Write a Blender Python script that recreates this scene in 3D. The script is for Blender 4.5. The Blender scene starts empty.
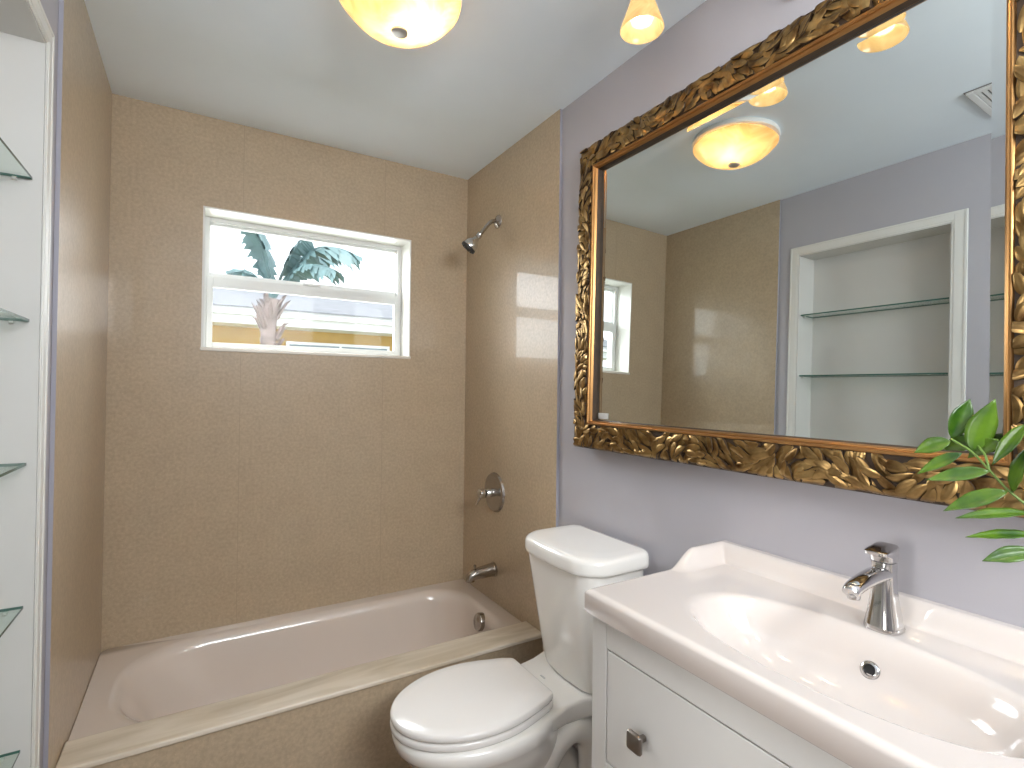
import bpy, bmesh, math, random
from mathutils import Vector, Matrix, noise
random.seed(7)
PI = math.pi
R = math.radians
S = bpy.context.scene
COL = S.collection

# ------------------------------------------------------------------ camera
cam_d = bpy.data.cameras.new('camera')
cam = bpy.data.objects.new('camera', cam_d)
COL.objects.link(cam)
YAW, PITCH, ROLL = 0.5427, 0.0104, 0.0115
fw = Vector((math.sin(YAW)*math.cos(PITCH), math.cos(YAW)*math.cos(PITCH), math.sin(PITCH)))
rt = Vector((math.cos(YAW), -math.sin(YAW), 0))
up = rt.cross(fw)
r2 = rt*math.cos(ROLL) + up*math.sin(ROLL)
u2 = up*math.cos(ROLL) - rt*math.sin(ROLL)
cam.matrix_world = Matrix(((r2.x, u2.x, -fw.x, 0.3095), (r2.y, u2.y, -fw.y, -2.4806), (r2.z, u2.z, -fw.z, 1.3264), (0, 0, 0, 1)))
cam_d.sensor_width = 36.0
cam_d.lens = 517.8/1024*36.0
cam_d.clip_start = 0.02
S.camera = cam

# ------------------------------------------------------------------ world, sun, exposure
S.view_settings.view_transform = 'Standard'
S.view_settings.look = 'None'
S.view_settings.gamma = 1.0
S.view_settings.exposure = 1.5
S.view_settings.use_curve_mapping = False
world = bpy.data.worlds.new('world')
S.world = world
world.use_nodes = True
bg = world.node_tree.nodes['Background']
bg.inputs['Color'].default_value = (0.86, 0.93, 1.0, 1)
bg.inputs['Strength'].default_value = 0.95
sun_d = bpy.data.lights.new('sun', 'SUN')
sun_d.energy = 1.1
sun_d.angle = R(3)
sun_d.color = (1.0, 0.95, 0.86)
sun = bpy.data.objects.new('sun', sun_d)
COL.objects.link(sun)
sun.rotation_euler = (R(30), 0, R(-25))          # falls on the house front across the yard
def area_lamp(name, loc, aim, sx, sy, watts, col):  # area lamps outside the openings, standing in for skylight
    d = bpy.data.lights.new(name, 'AREA'); d.shape = 'RECTANGLE'; d.size, d.size_y = sx, sy
    d.energy = watts; d.color = col
    o = bpy.data.objects.new(name, d); COL.objects.link(o); o.location = loc
    o.rotation_euler = (Vector(aim)-Vector(loc)).to_track_quat('-Z', 'Y').to_euler()
area_lamp('sky_above_window', (0.76, 1.25, 2.85), (0.76, 0.0, 1.75), 1.7, 1.1, 42, (0.93, 0.97, 1.0))
area_lamp('sky_at_window', (0.76, 0.80, 1.90), (0.76, 0.0, 1.75), 1.5, 1.0, 11.5, (0.90, 0.96, 1.0))
area_lamp('rear_fill_high', (0.80, -4.6, 3.05), (0.76, -1.0, 0.8), 1.3, 0.9, 11, (1.0, 0.985, 0.96))  # added fill through the rear window, aimed down at the tub end
area_lamp('rear_fill_level', (0.86, -3.27, 2.03), (0.86, 0.0, 2.03), 1.05, 0.50, 13.0, (0.95, 0.98, 1.0))  # added level fill at the rear window, for ceiling and upper walls
area_lamp('hall_fill', (-1.71, -2.375, 1.35), (0, -2.375, 1.35), 0.64, 0.78, 9.0, (1.0, 0.985, 0.965))  # added fill through the hall doorway, for the vanity front
S.cycles.use_denoising = True
S.cycles.max_bounces = 10
S.cycles.diffuse_bounces = 5
S.cycles.glossy_bounces = 6
S.cycles.transmission_bounces = 8
S.cycles.transparent_max_bounces = 12
S.cycles.sample_clamp_indirect = 6.0
S.cycles.caustics_reflective = False
S.cycles.caustics_refractive = False

# ------------------------------------------------------------------ materials
def new_mat(name):
    m = bpy.data.materials.new(name)
    m.use_nodes = True
    nt = m.node_tree
    return m, nt, nt.nodes['Principled BSDF'], nt.nodes['Material Output']

def principled(name, col, rough=0.5, metal=0.0, coat=0.0, coat_rough=0.03, spec=0.5, noise_scale=None, noise_amt=0.06, bump=0.0, bump_scale=80.0, trans=0.0, detail=3.0):
    m, nt, b, out = new_mat(name)
    b.inputs['Base Color'].default_value = (*col, 1)
    b.inputs['Roughness'].default_value = rough
    b.inputs['Metallic'].default_value = metal
    b.inputs['Coat Weight'].default_value = coat
    b.inputs['Coat Roughness'].default_value = coat_rough
    b.inputs['Specular IOR Level'].default_value = spec
    b.inputs['Transmission Weight'].default_value = trans
    tc = nt.nodes.new('ShaderNodeTexCoord')
    if noise_scale:
        n = nt.nodes.new('ShaderNodeTexNoise')
        n.inputs['Scale'].default_value = noise_scale
        n.inputs['Detail'].default_value = detail
        nt.links.new(tc.outputs['Object'], n.inputs['Vector'])
        r = nt.nodes.new('ShaderNodeValToRGB')
        r.color_ramp.elements[0].position = 0.3
        r.color_ramp.elements[1].position = 0.7
        r.color_ramp.elements[0].color = (*[c*(1-noise_amt) for c in col], 1)
        r.color_ramp.elements[1].color = (*[min(1, c*(1+noise_amt)) for c in col], 1)
        nt.links.new(n.outputs['Fac'], r.inputs['Fac'])
        nt.links.new(r.outputs['Color'], b.inputs['Base Color'])
    if bump:
        n2 = nt.nodes.new('ShaderNodeTexNoise')
        n2.inputs['Scale'].default_value = bump_scale
        nt.links.new(tc.outputs['Object'], n2.inputs['Vector'])
        bp = nt.nodes.new('ShaderNodeBump')
        bp.inputs['Strength'].default_value = bump
        bp.inputs['Distance'].default_value = 0.002
        nt.links.new(n2.outputs['Fac'], bp.inputs['Height'])
        nt.links.new(bp.outputs['Normal'], b.inputs['Normal'])
    return m

def tile_material(name, col):
    """polished engineered stone: fine speckle, larger clouds, a clear polish"""
    m, nt, b, out = new_mat(name)
    tc = nt.nodes.new('ShaderNodeTexCoord')
    n1 = nt.nodes.new('ShaderNodeTexNoise'); n1.inputs['Scale'].default_value = 85; n1.inputs['Detail'].default_value = 4
    n2 = nt.nodes.new('ShaderNodeTexNoise'); n2.inputs['Scale'].default_value = 9; n2.inputs['Detail'].default_value = 5
    v = nt.nodes.new('ShaderNodeTexVoronoi'); v.inputs['Scale'].default_value = 150
    for n in (n1, n2, v): nt.links.new(tc.outputs['Object'], n.inputs['Vector'])
    r1 = nt.nodes.new('ShaderNodeValToRGB')
    e = r1.color_ramp.elements
    e[0].position, e[1].position = 0.32, 0.70
    e[0].color = (*[c*0.90 for c in col], 1)
    e[1].color = (*[c*1.09 for c in col], 1)
    nt.links.new(n1.outputs['Fac'], r1.inputs['Fac'])
    r2_ = nt.nodes.new('ShaderNodeValToRGB')
    e = r2_.color_ramp.elements
    e[0].position, e[1].position = 0.35, 0.68
    e[0].color = (0.96, 0.96, 0.955, 1)
    e[1].color = (1.02, 1.02, 1.01, 1)
    nt.links.new(n2.outputs['Fac'], r2_.inputs['Fac'])
    r3 = nt.nodes.new('ShaderNodeValToRGB')
    e = r3.color_ramp.elements
    e[0].position, e[1].position = 0.06, 0.22
    e[0].color = (1.25, 1.22, 1.18, 1)
    e[1].color = (1, 1, 1, 1)
    nt.links.new(v.outputs['Distance'], r3.inputs['Fac'])
    def mul(a, c):
        mx = nt.nodes.new('ShaderNodeMix'); mx.data_type = 'RGBA'; mx.blend_type = 'MULTIPLY'
        mx.inputs[0].default_value = 1.0
        nt.links.new(a, mx.inputs[6]); nt.links.new(c, mx.inputs[7])
        return mx.outputs[2]
    nt.links.new(mul(mul(r1.outputs['Color'], r2_.outputs['Color']), r3.outputs['Color']), b.inputs['Base Color'])
    b.inputs['Roughness'].default_value = 0.36
    b.inputs['Specular IOR Level'].default_value = 0.34
    b.inputs['Coat Weight'].default_value = 0.38
    b.inputs['Coat Roughness'].default_value = 0.05
    return m

def emissive(name, col, strength):
    m, nt, b, out = new_mat(name)
    b.inputs['Base Color'].default_value = (*col, 1)
    b.inputs['Emission Color'].default_value = (*col, 1)
    b.inputs['Emission Strength'].default_value = strength
    return m

def lamp_glass(name, c0, c1, glow, glow_strength, scale, gloss=0.25):
    """alabaster-like lamp glass: lets the bulb shine through and glows softly itself"""
    m, nt, b, out = new_mat(name)
    nt.nodes.remove(b)
    tc = nt.nodes.new('ShaderNodeTexCoord')
    n = nt.nodes.new('ShaderNodeTexNoise'); n.inputs['Scale'].default_value = scale; n.inputs['Detail'].default_value = 4
    n.inputs['Distortion'].default_value = 1.6
    nt.links.new(tc.outputs['Object'], n.inputs['Vector'])
    r = nt.nodes.new('ShaderNodeValToRGB')
    r.color_ramp.elements[0].position = 0.35; r.color_ramp.elements[1].position = 0.66
    r.color_ramp.elements[0].color = (*c0, 1); r.color_ramp.elements[1].color = (*c1, 1)
    nt.links.new(n.outputs['Fac'], r.inputs['Fac'])
    tr = nt.nodes.new('ShaderNodeBsdfTranslucent'); df = nt.nodes.new('ShaderNodeBsdfDiffuse'); gl = nt.nodes.new('ShaderNodeBsdfGlossy')
    gl.inputs['Roughness'].default_value = 0.12
    em = nt.nodes.new('ShaderNodeEmission')
    em.inputs['Strength'].default_value = glow_strength
    mx0 = nt.nodes.new('ShaderNodeMix'); mx0.data_type = 'RGBA'; mx0.blend_type = 'MULTIPLY'; mx0.inputs[0].default_value = 1
    mx0.inputs[7].default_value = (*glow, 1)
    nt.links.new(r.outputs['Color'], mx0.inputs[6])
    nt.links.new(mx0.outputs[2], em.inputs['Color'])
    for s in (tr, df): nt.links.new(r.outputs['Color'], s.inputs['Color'])
    m1 = nt.nodes.new('ShaderNodeMixShader'); m1.inputs[0].default_value = 0.35
    nt.links.new(tr.outputs[0], m1.inputs[1]); nt.links.new(df.outputs[0], m1.inputs[2])
    fr = nt.nodes.new('ShaderNodeFresnel'); fr.inputs['IOR'].default_value = 1.4
    m2 = nt.nodes.new('ShaderNodeMixShader')
    nt.links.new(fr.outputs[0], m2.inputs[0]); nt.links.new(m1.outputs[0], m2.inputs[1]); nt.links.new(gl.outputs[0], m2.inputs[2])
    ad = nt.nodes.new('ShaderNodeAddShader')
    nt.links.new(m2.outputs[0], ad.inputs[0]); nt.links.new(em.outputs[0], ad.inputs[1])
    nt.links.new(ad.outputs[0], out.inputs['Surface'])
    return m

def pane_glass(name, tint=(1, 1, 1), refl=0.08):
    m, nt, b, out = new_mat(name)
    nt.nodes.remove(b)
    t = nt.nodes.new('ShaderNodeBsdfTransparent'); t.inputs['Color'].default_value = (*tint, 1)
    g = nt.nodes.new('ShaderNodeBsdfGlossy'); g.inputs['Roughness'].default_value = 0.01
    lw = nt.nodes.new('ShaderNodeLayerWeight'); lw.inputs['Blend'].default_value = 0.5
    pw = nt.nodes.new('ShaderNodeMath'); pw.operation = 'POWER'; pw.inputs[1].default_value = 5
    ml = nt.nodes.new('ShaderNodeMath'); ml.operation = 'MULTIPLY_ADD'; ml.inputs[1].default_value = 0.55; ml.inputs[2].default_value = refl*0.15
    mx = nt.nodes.new('ShaderNodeMixShader')
    nt.links.new(lw.outputs['Facing'], pw.inputs[0]); nt.links.new(pw.outputs[0], ml.inputs[0]); nt.links.new(ml.outputs[0], mx.inputs[0])
    nt.links.new(t.outputs[0], mx.inputs[1]); nt.links.new(g.outputs[0], mx.inputs[2])
    nt.links.new(mx.outputs[0], out.inputs['Surface'])
    return m

def slab_material():
    m, nt, b, out = new_mat('cream_marble')
    tc = nt.nodes.new('ShaderNodeTexCoord')
    mp = nt.nodes.new('ShaderNodeMapping'); mp.inputs['Scale'].default_value = (1.2, 7, 7); mp.inputs['Rotation'].default_value = (0, 0, 0.12)
    n = nt.nodes.new('ShaderNodeTexNoise'); n.inputs['Scale'].default_value = 2.2; n.inputs['Detail'].default_value = 6; n.inputs['Distortion'].default_value = 0.8
    nt.links.new(tc.outputs['Object'], mp.inputs['Vector']); nt.links.new(mp.outputs[0], n.inputs['Vector'])
    r = nt.nodes.new('ShaderNodeValToRGB')
    r.color_ramp.elements[0].position = 0.35; r.color_ramp.elements[1].position = 0.65
    r.color_ramp.elements[0].color = (0.62, 0.53, 0.40, 1); r.color_ramp.elements[1].color = (0.80, 0.72, 0.60, 1)
    nt.links.new(n.outputs['Fac'], r.inputs['Fac']); nt.links.new(r.outputs['Color'], b.inputs['Base Color'])
    b.inputs['Roughness'].default_value = 0.22
    return m

def carved_gold():
    m, nt, b, out = new_mat('antique_gold')
    tc = nt.nodes.new('ShaderNodeTexCoord')
    n = nt.nodes.new('ShaderNodeTexNoise'); n.inputs['Scale'].default_value = 26; n.inputs['Detail'].default_value = 4
    nt.links.new(tc.outputs['Object'], n.inputs['Vector'])
    r = nt.nodes.new('ShaderNodeValToRGB')
    r.color_ramp.elements[0].position = 0.28; r.color_ramp.elements[1].position = 0.68
    r.color_ramp.elements[0].color = (0.115, 0.060, 0.022, 1); r.color_ramp.elements[1].color = (0.46, 0.30, 0.118, 1)
    nt.links.new(n.outputs['Fac'], r.inputs['Fac']); nt.links.new(r.outputs['Color'], b.inputs['Base Color'])
    b.inputs['Metallic'].default_value = 0.95
    b.inputs['Roughness'].default_value = 0.32
    n2 = nt.nodes.new('ShaderNodeTexNoise'); n2.inputs['Scale'].default_value = 180
    nt.links.new(tc.outputs['Object'], n2.inputs['Vector'])
    bp = nt.nodes.new('ShaderNodeBump'); bp.inputs['Strength'].default_value = 0.12; bp.inputs['Distance'].default_value = 0.001
    nt.links.new(n2.outputs['Fac'], bp.inputs['Height']); nt.links.new(bp.outputs['Normal'], b.inputs['Normal'])
    return m

def leaf_material():
    m, nt, b, out = new_mat('plant_leaf')
    tc = nt.nodes.new('ShaderNodeTexCoord')
    n = nt.nodes.new('ShaderNodeTexNoise'); n.inputs['Scale'].default_value = 22; n.inputs['Detail'].default_value = 3
    nt.links.new(tc.outputs['Object'], n.inputs['Vector'])
    r = nt.nodes.new('ShaderNodeValToRGB')
    r.color_ramp.elements[0].position = 0.3; r.color_ramp.elements[1].position = 0.7
    r.color_ramp.elements[0].color = (0.014, 0.060, 0.005, 1); r.color_ramp.elements[1].color = (0.11, 0.21, 0.012, 1)
    nt.links.new(n.outputs['Fac'], r.inputs['Fac']); nt.links.new(r.outputs['Color'], b.inputs['Base Color'])
    b.inputs['Roughness'].default_value = 0.28
    b.inputs['Subsurface Weight'].default_value = 0.0
    return m

M = {}
M['tile'] = tile_material('beige_stone_panel', (0.485, 0.38, 0.262))
M['apron'] = tile_material('beige_apron_panel', (0.50, 0.395, 0.275))
M['paint'] = principled('lavender_grey_paint', (0.46, 0.445, 0.475), 0.55, spec=0.2, noise_scale=6, noise_amt=0.015, bump=0.04, bump_scale=220)
M['edge'] = principled('grey_edge_trim', (0.36, 0.355, 0.40), 0.35)
M['ceiling'] = principled('ceiling_paint', (0.82, 0.90, 0.965), 0.7, noise_scale=5, noise_amt=0.012, bump=0.03, bump_scale=250)
M['white_paint'] = principled('white_trim_paint', (0.76, 0.75, 0.71), 0.35, noise_scale=7, noise_amt=0.012)
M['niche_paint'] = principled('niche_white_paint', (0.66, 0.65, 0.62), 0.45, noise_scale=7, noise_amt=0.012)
M['porcelain'] = principled('porcelain', (0.86, 0.84, 0.80), 0.12, coat=0.6, noise_scale=3, noise_amt=0.008)
M['seat'] = principled('white_seat_plastic', (0.80, 0.775, 0.745), 0.2, coat=0.3, noise_scale=3, noise_amt=0.008)
M['tub'] = principled('tub_enamel', (0.73, 0.64, 0.565), 0.15, coat=0.5, noise_scale=3, noise_amt=0.01)
M['sink'] = principled('sink_ceramic', (0.735, 0.67, 0.625), 0.10, coat=0.7, noise_scale=3, noise_amt=0.008)
M['cabinet'] = principled('cabinet_lacquer', (0.74, 0.73, 0.70), 0.4, noise_scale=4, noise_amt=0.01)
M['chrome'] = principled('chrome', (0.62, 0.61, 0.60), 0.07, metal=1.0, noise_scale=12, noise_amt=0.03)
M['nickel'] = principled('brushed_nickel', (0.42, 0.38, 0.34), 0.22, metal=1.0, noise_scale=15, noise_amt=0.05)
M['knob'] = principled('dark_bronze_nickel', (0.30, 0.27, 0.24), 0.3, metal=1.0, noise_scale=15, noise_amt=0.06)
M['black'] = principled('black_rubber', (0.015, 0.015, 0.016), 0.5, noise_scale=30, noise_amt=0.1)
M['dark'] = principled('dark_patina', (0.045, 0.024, 0.010), 0.6, noise_scale=40, noise_amt=0.3)
M['gold'] = carved_gold()
M['lip'] = principled('copper_gold_lip', (0.44, 0.235, 0.088), 0.34, metal=0.95, noise_scale=18, noise_amt=0.05)
M['mirror'] = principled('mirror_silver', (0.72, 0.755, 0.735), 0.0, metal=1.0, noise_scale=2, noise_amt=0.003)
M['alabaster'] = lamp_glass('alabaster_glass', (0.30, 0.17, 0.065), (0.50, 0.34, 0.17), (1.0, 0.82, 0.55), 0.55, 7)
M['shade'] = lamp_glass('amber_frosted_glass', (0.105, 0.076, 0.040), (0.14, 0.108, 0.064), (1.0, 0.84, 0.58), 2.9, 16)
M['bulb'] = emissive('vanity_bulb', (1.0, 0.80, 0.54), 36)
M['bulb2'] = emissive('ceiling_bulb', (1.0, 0.86, 0.62), 95)
M['pane'] = pane_glass('window_pane', refl=0.025)
M['shelf'] = pane_glass('shelf_glass', (0.93, 0.97, 0.95))
M['shelf_edge'] = principled('shelf_glass_edge', (0.055, 0.15, 0.12), 0.15, noise_scale=20, noise_amt=0.1)
M['alu'] = principled('white_aluminium', (0.70, 0.71, 0.69), 0.35, noise_scale=9, noise_amt=0.02)
M['sill'] = principled('cream_sill', (0.80, 0.75, 0.66), 0.3, noise_scale=10, noise_amt=0.03)
M['floor'] = principled('brown_floor_tile', (0.26, 0.18, 0.125), 0.35, noise_scale=8, noise_amt=0.25)
M['marble'] = slab_material()
M['leaf'] = leaf_material()
M['stem'] = principled('green_stem', (0.13, 0.22, 0.04), 0.45, noise_scale=30, noise_amt=0.2)
M['vase'] = principled('white_vase', (0.75, 0.74, 0.72), 0.2, noise_scale=6, noise_amt=0.02)
M['house'] = principled('yellow_stucco', (0.52, 0.34, 0.12), 0.8, noise_scale=3, noise_amt=0.08)
M['fascia'] = principled('white_fascia', (0.78, 0.78, 0.78), 0.5, noise_scale=3, noise_amt=0.03)
M['palmleaf'] = principled('palm_leaf', (0.12, 0.20, 0.205), 0.4, noise_scale=4, noise_amt=0.3)
M['palmtrunk'] = principled('palm_trunk', (0.25, 0.20, 0.185), 0.8, noise_scale=14, noise_amt=0.4)
M['ground'] = principled('yard_ground', (0.25, 0.27, 0.18), 0.9, noise_scale=2, noise_amt=0.2)
M['hallwall'] = principled('hall_paint', (0.75, 0.74, 0.72), 0.6, noise_scale=5, noise_amt=0.02)
M['darkglass'] = principled('dark_window_glass', (0.20, 0.25, 0.28), 0.1, noise_scale=3, noise_amt=0.1)
M['vent'] = principled('white_vent_metal', (0.74, 0.74, 0.73), 0.45, noise_scale=9, noise_amt=0.02)
M['ventgap'] = principled('vent_shadow_gap', (0.24, 0.23, 0.22), 0.7, noise_scale=9, noise_amt=0.05)

def shingles():
    m, nt, b, out = new_mat('grey_shingles')
    tc = nt.nodes.new('ShaderNodeTexCoord')
    br = nt.nodes.new('ShaderNodeTexBrick')
    br.inputs['Scale'].default_value = 4.0
    br.inputs['Color1'].default_value = (0.25, 0.26, 0.28, 1); br.inputs['Color2'].default_value = (0.19, 0.20, 0.215, 1)
    br.inputs['Mortar'].default_value = (0.10, 0.10, 0.108, 1)
    br.inputs['Mortar Size'].default_value = 0.015
    nt.links.new(tc.outputs['Object'], br.inputs['Vector'])
    nt.links.new(br.outputs['Color'], b.inputs['Base Color'])
    b.inputs['Roughness'].default_value = 0.9
    return m
M['shingle'] = shingles()

# ------------------------------------------------------------------ geometry helpers
def obj(name, bm, mats, parent=None, smooth=None, bevel=None, kind=None):
    me = bpy.data.meshes.new(name)
    bmesh.ops.recalc_face_normals(bm, faces=bm.faces[:])
    bm.to_mesh(me); bm.free()
    if not isinstance(mats, (list, tuple)): mats = [mats]
    for m in mats: me.materials.append(m)
    if smooth is not None:
        for p in me.polygons: p.use_smooth = True
        if smooth < 179: me.set_sharp_from_angle(angle=R(smooth))
    o = bpy.data.objects.new(name, me)
    COL.objects.link(o)
    if parent is not None: o.parent = parent
    if bevel:
        b = o.modifiers.new('bevel', 'BEVEL'); b.width = bevel; b.segments = 3; b.limit_method = 'ANGLE'; b.angle_limit = R(35)
        for p in me.polygons: p.use_smooth = True
        me.set_sharp_from_angle(angle=R(40))
    if kind: o['kind'] = kind
    return o

def tag(o, label, cat, group=None, kind=None):
    o['label'] = label; o['category'] = cat
    if group: o['group'] = group
    if kind: o['kind'] = kind
    return o

def thing(name, loc, label, cat, group=None):
    o = bpy.data.objects.new(name, None)
    o.empty_display_size = 0.05
    COL.objects.link(o); o.location = loc
    return tag(o, label, cat, group)

def place(o, parent_loc):
    """keep a part that was built in room coordinates in place under a thing standing at parent_loc"""
    o.data.transform(Matrix.Translation(-Vector(parent_loc)))
    return o

def copy_tree(o, parent=None):
    c = o.copy(); COL.objects.link(c); c.parent = parent
    for ch in list(o.children): copy_tree(ch, c)
    return c

def box(bm, x0, x1, y0, y1, z0, z1, mat=0):
    vs = [bm.verts.new((x, y, z)) for z in (z0, z1) for (x, y) in ((x0, y0), (x1, y0), (x1, y1), (x0, y1))]
    fs = [(0, 3, 2, 1), (4, 5, 6, 7), (0, 1, 5, 4), (1, 2, 6, 5), (2, 3, 7, 6), (3, 0, 4, 7)]
    for f in fs: bm.faces.new([vs[i] for i in f]).material_index = mat

def boxbm(*a):
    bm = bmesh.new(); box(bm, *a); return bm

def loft(bm, rings, cap0=True, cap1=True, mat=0, closed=True):
    vr = [[bm.verts.new(p) for p in r] for r in rings]
    n = len(vr[0])
    for a, b in zip(vr, vr[1:]):
        for i in range(n if closed else n-1):
            j = (i+1) % n
            try: bm.faces.new((a[i], a[j], b[j], b[i])).material_index = mat
            except ValueError: pass
    if cap0: bm.faces.new(vr[0][::-1]).material_index = mat
    if cap1: bm.faces.new(vr[-1]).material_index = mat
    return vr

def lathe(bm, prof, origin=(0, 0, 0), axis=(0, 0, 1), n=40, mat=0, cap0=False, cap1=False, wob=None):
    o = Vector(origin); a = Vector(axis).normalized()
    t = Vector((1, 0, 0)) if abs(a.x) < 0.9 else Vector((0, 1, 0))
    u = a.cross(t).normalized(); v = a.cross(u)
    rings = []
    for (r, h) in prof:
        r = max(r, 1e-5)
        ring = []
        for i in range(n):
            th = 2*PI*i/n
            rr = r*(1+(wob(th, r, h) if wob else 0))
            ring.append(o + a*h + (u*math.cos(th) + v*math.sin(th))*rr)
        rings.append(ring)
    loft(bm, rings, cap0, cap1, mat)

def tube(bm, pts, radii, n=14, mat=0, caps=True, squash=None):
    pts = [Vector(p) for p in pts]
    if not isinstance(radii, (list, tuple)): radii = [radii]*len(pts)
    rings = []; prev = None
    for i, p in enumerate(pts):
        d = (pts[min(i+1, len(pts)-1)] - pts[max(i-1, 0)]).normalized()
        if prev is None:
            t = Vector((0, 0, 1)) if abs(d.z) < 0.9 else Vector((0, 1, 0))
            u = d.cross(t).normalized()
        else:
            u = (prev - d*prev.dot(d)).normalized()
        prev = u; v = d.cross(u)
        sq = squash[i] if squash else 1.0
        rings.append([p + (u*math.cos(2*PI*k/n) + v*sq*math.sin(2*PI*k/n))*radii[i] for k in range(n)])
    loft(bm, rings, caps, caps, mat)

def smooth_path(pts, k=6):
    pts = [Vector(p) for p in pts]; out = []
    for i in range(len(pts)-1):
        p0, p1, p2, p3 = pts[max(i-1, 0)], pts[i], pts[i+1], pts[min(i+2, len(pts)-1)]
        for j in range(k):
            t = j/k
            out.append(0.5*((2*p1) + (p2-p0)*t + (2*p0-5*p1+4*p2-p3)*t*t + (3*p1-p0-3*p2+p3)*t**3))
    out.append(pts[-1]); return out

def rrect(x0, x1, y0, y1, r, z, n=8):
    """rounded rectangle ring; r = one radius or four (x1y1, x0y1, x0y0, x1y0)"""
    if not isinstance(r, (list, tuple)): r = [r]*4
    pts = []
    for (cx, cy, a0, q) in ((x1-r[0], y1-r[0], 0, r[0]), (x0+r[1], y1-r[1], 90, r[1]), (x0+r[2], y0+r[2], 180, r[2]), (x1-r[3], y0+r[3], 270, r[3])):
        for i in range(n+1):
            a = R(a0+90*i/n); pts.append(Vector((cx+q*math.cos(a), cy+q*math.sin(a), z)))
    return pts

def resample(ring, n):
    L = [0]
    m = len(ring)
    for i in range(m): L.append(L[-1]+(ring[(i+1) % m]-ring[i]).length)
    out = []; k = 0
    for i in range(n):
        s = L[-1]*i/n
        while L[k+1] < s: k += 1
        t = (s-L[k])/max(L[k+1]-L[k], 1e-9)
        out.append(ring[k].lerp(ring[(k+1) % m], t))
    return out

def sstep(a, b, x):
    t = min(1, max(0, (x-a)/(b-a))); return t*t*(3-2*t)

# ------------------------------------------------------------------ room dimensions
W = 1.524                  # tub alcove width
XR = W+0.004               # painted right wall
XL = -0.004                # painted left wall
TR, TL = W-0.008, 0.006    # faces of the stone panels on the side walls
H = 2.44
YF = -3.15                 # wall behind the camera
WX0, WX1, WZ0, WZ1 = 0.311, 1.207, 1.4715, 2.0685
CY0, CY1, NTOP, NBOT = -0.915, -1.567, 2.108, 0.10   # niche opening

# ------------------------------------------------------------------ room shell
o = obj('floor', boxbm(-0.3, 1.8, YF-0.1, 0.2, -0.1, 0.0), M['floor'], kind='structure'); tag(o, 'dark brown floor beside the toilet', 'floor')
o = obj('ceiling', boxbm(-0.3, 1.8, YF-0.1, 0.2, H, H+0.1), M['ceiling'], kind='structure'); tag(o, 'pale grey green painted ceiling', 'ceiling')
bm = bmesh.new()
xs = [-0.3, WX0, WX1, 1.8]
for (a, b) in ((-0.3, -0.157), (-0.157, 0.457), (0.457, 1.071), (1.071, 1.8)):
    pass
def wall_with_hole(bm):
    box(bm, -0.3, WX0, 0.0, 0.2, 0.0, H); box(bm, WX1, 1.8, 0.0, 0.2, 0.0, H)
    box(bm, WX0, WX1, 0.0, 0.2, 0.0, WZ0); box(bm, WX0, WX1, 0.0, 0.2, WZ1, H)
wall_with_hole(bm)
o = obj('wall_back', bm, M['tile'], kind='structure'); tag(o, 'beige stone panelled wall around the window above the tub', 'wall')
# hairline joints between the stone panels
for k, (xj, za, zb) in enumerate(((0.457, 0.33, WZ0-0.005), (0.457, WZ1+0.005, H), (1.071, 0.33, WZ0-0.005), (1.071, WZ1+0.005, H))):
    pass
bm = bmesh.new()
for (xj, za, zb) in ((0.457, 0.326, WZ0-0.002), (0.457, WZ1+0.002, H), (1.071, 0.326, WZ0-0.002), (1.071, WZ1+0.002, H)):
    box(bm, xj-0.0007, xj+0.0007, -0.0006, 0.001, za, zb)
M['joint'] = principled('panel_joint_filler', (0.36, 0.28, 0.19), 0.5, noise_scale=20, noise_amt=0.05)
o = obj('trim_1', bm, M['joint'], kind='structure'); tag(o, 'fine vertical joints between the beige stone panels of the window wall', 'trim')

o = obj('wall_right', boxbm(XR, XR+0.15, YF, 0.0, 0.0, H), M['paint'], kind='structure'); tag(o, 'lavender grey painted wall behind the gilt mirror', 'wall')
YTR, YTL = -0.826, -0.806
bm = boxbm(TR, XR-0.0005, YTR, 0.0, 0.0, H)
for f in bm.faces:
    if f.calc_center_median().y < YTR+0.001: f.material_index = 1
o = obj('wall_right_stone', bm, [M['tile'], M['edge']], kind='structure'); tag(o, 'beige stone panel behind the shower head and tub spout', 'wall')
bm = boxbm(XL+0.0005, TL, YTL, 0.0, 0.0, H)
for f in bm.faces:
    if f.calc_center_median().y < YTL+0.001: f.material_index = 1
o = obj('wall_left_stone', bm, [M['tile'], M['edge']], kind='structure'); tag(o, 'beige stone panel at the left end of the tub', 'wall')
bm = bmesh.new()
XB = XL-0.14
box(bm, XB-0.06, XL, CY0, 0.0, 0.0, H); box(bm, XB-0.06, XL, -1.98, CY1, 0.0, H); box(bm, XB-0.06, XL, YF, -2.80, 0.0, H); box(bm, XB-0.06, XL, -2.80, -1.98, 2.04, H)
box(bm, XB-0.06, XL, CY1, CY0, NTOP, H); box(bm, XB-0.06, XL, CY1, CY0, 0.0, NBOT)
box(bm, XB-0.06, XB, CY1, CY0, NBOT, NTOP)
o = obj('wall_left', bm, M['paint'], kind='structure'); tag(o, 'lavender grey painted wall around the shelf niche', 'wall')
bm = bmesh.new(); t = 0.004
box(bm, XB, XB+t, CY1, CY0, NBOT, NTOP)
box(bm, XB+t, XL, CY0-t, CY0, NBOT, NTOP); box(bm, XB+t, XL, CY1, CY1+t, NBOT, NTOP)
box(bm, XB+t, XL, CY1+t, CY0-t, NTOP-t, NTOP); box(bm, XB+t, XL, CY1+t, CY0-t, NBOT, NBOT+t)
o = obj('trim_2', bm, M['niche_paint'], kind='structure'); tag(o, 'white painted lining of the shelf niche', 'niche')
bm = bmesh.new()     # stepped casing round the niche
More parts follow.
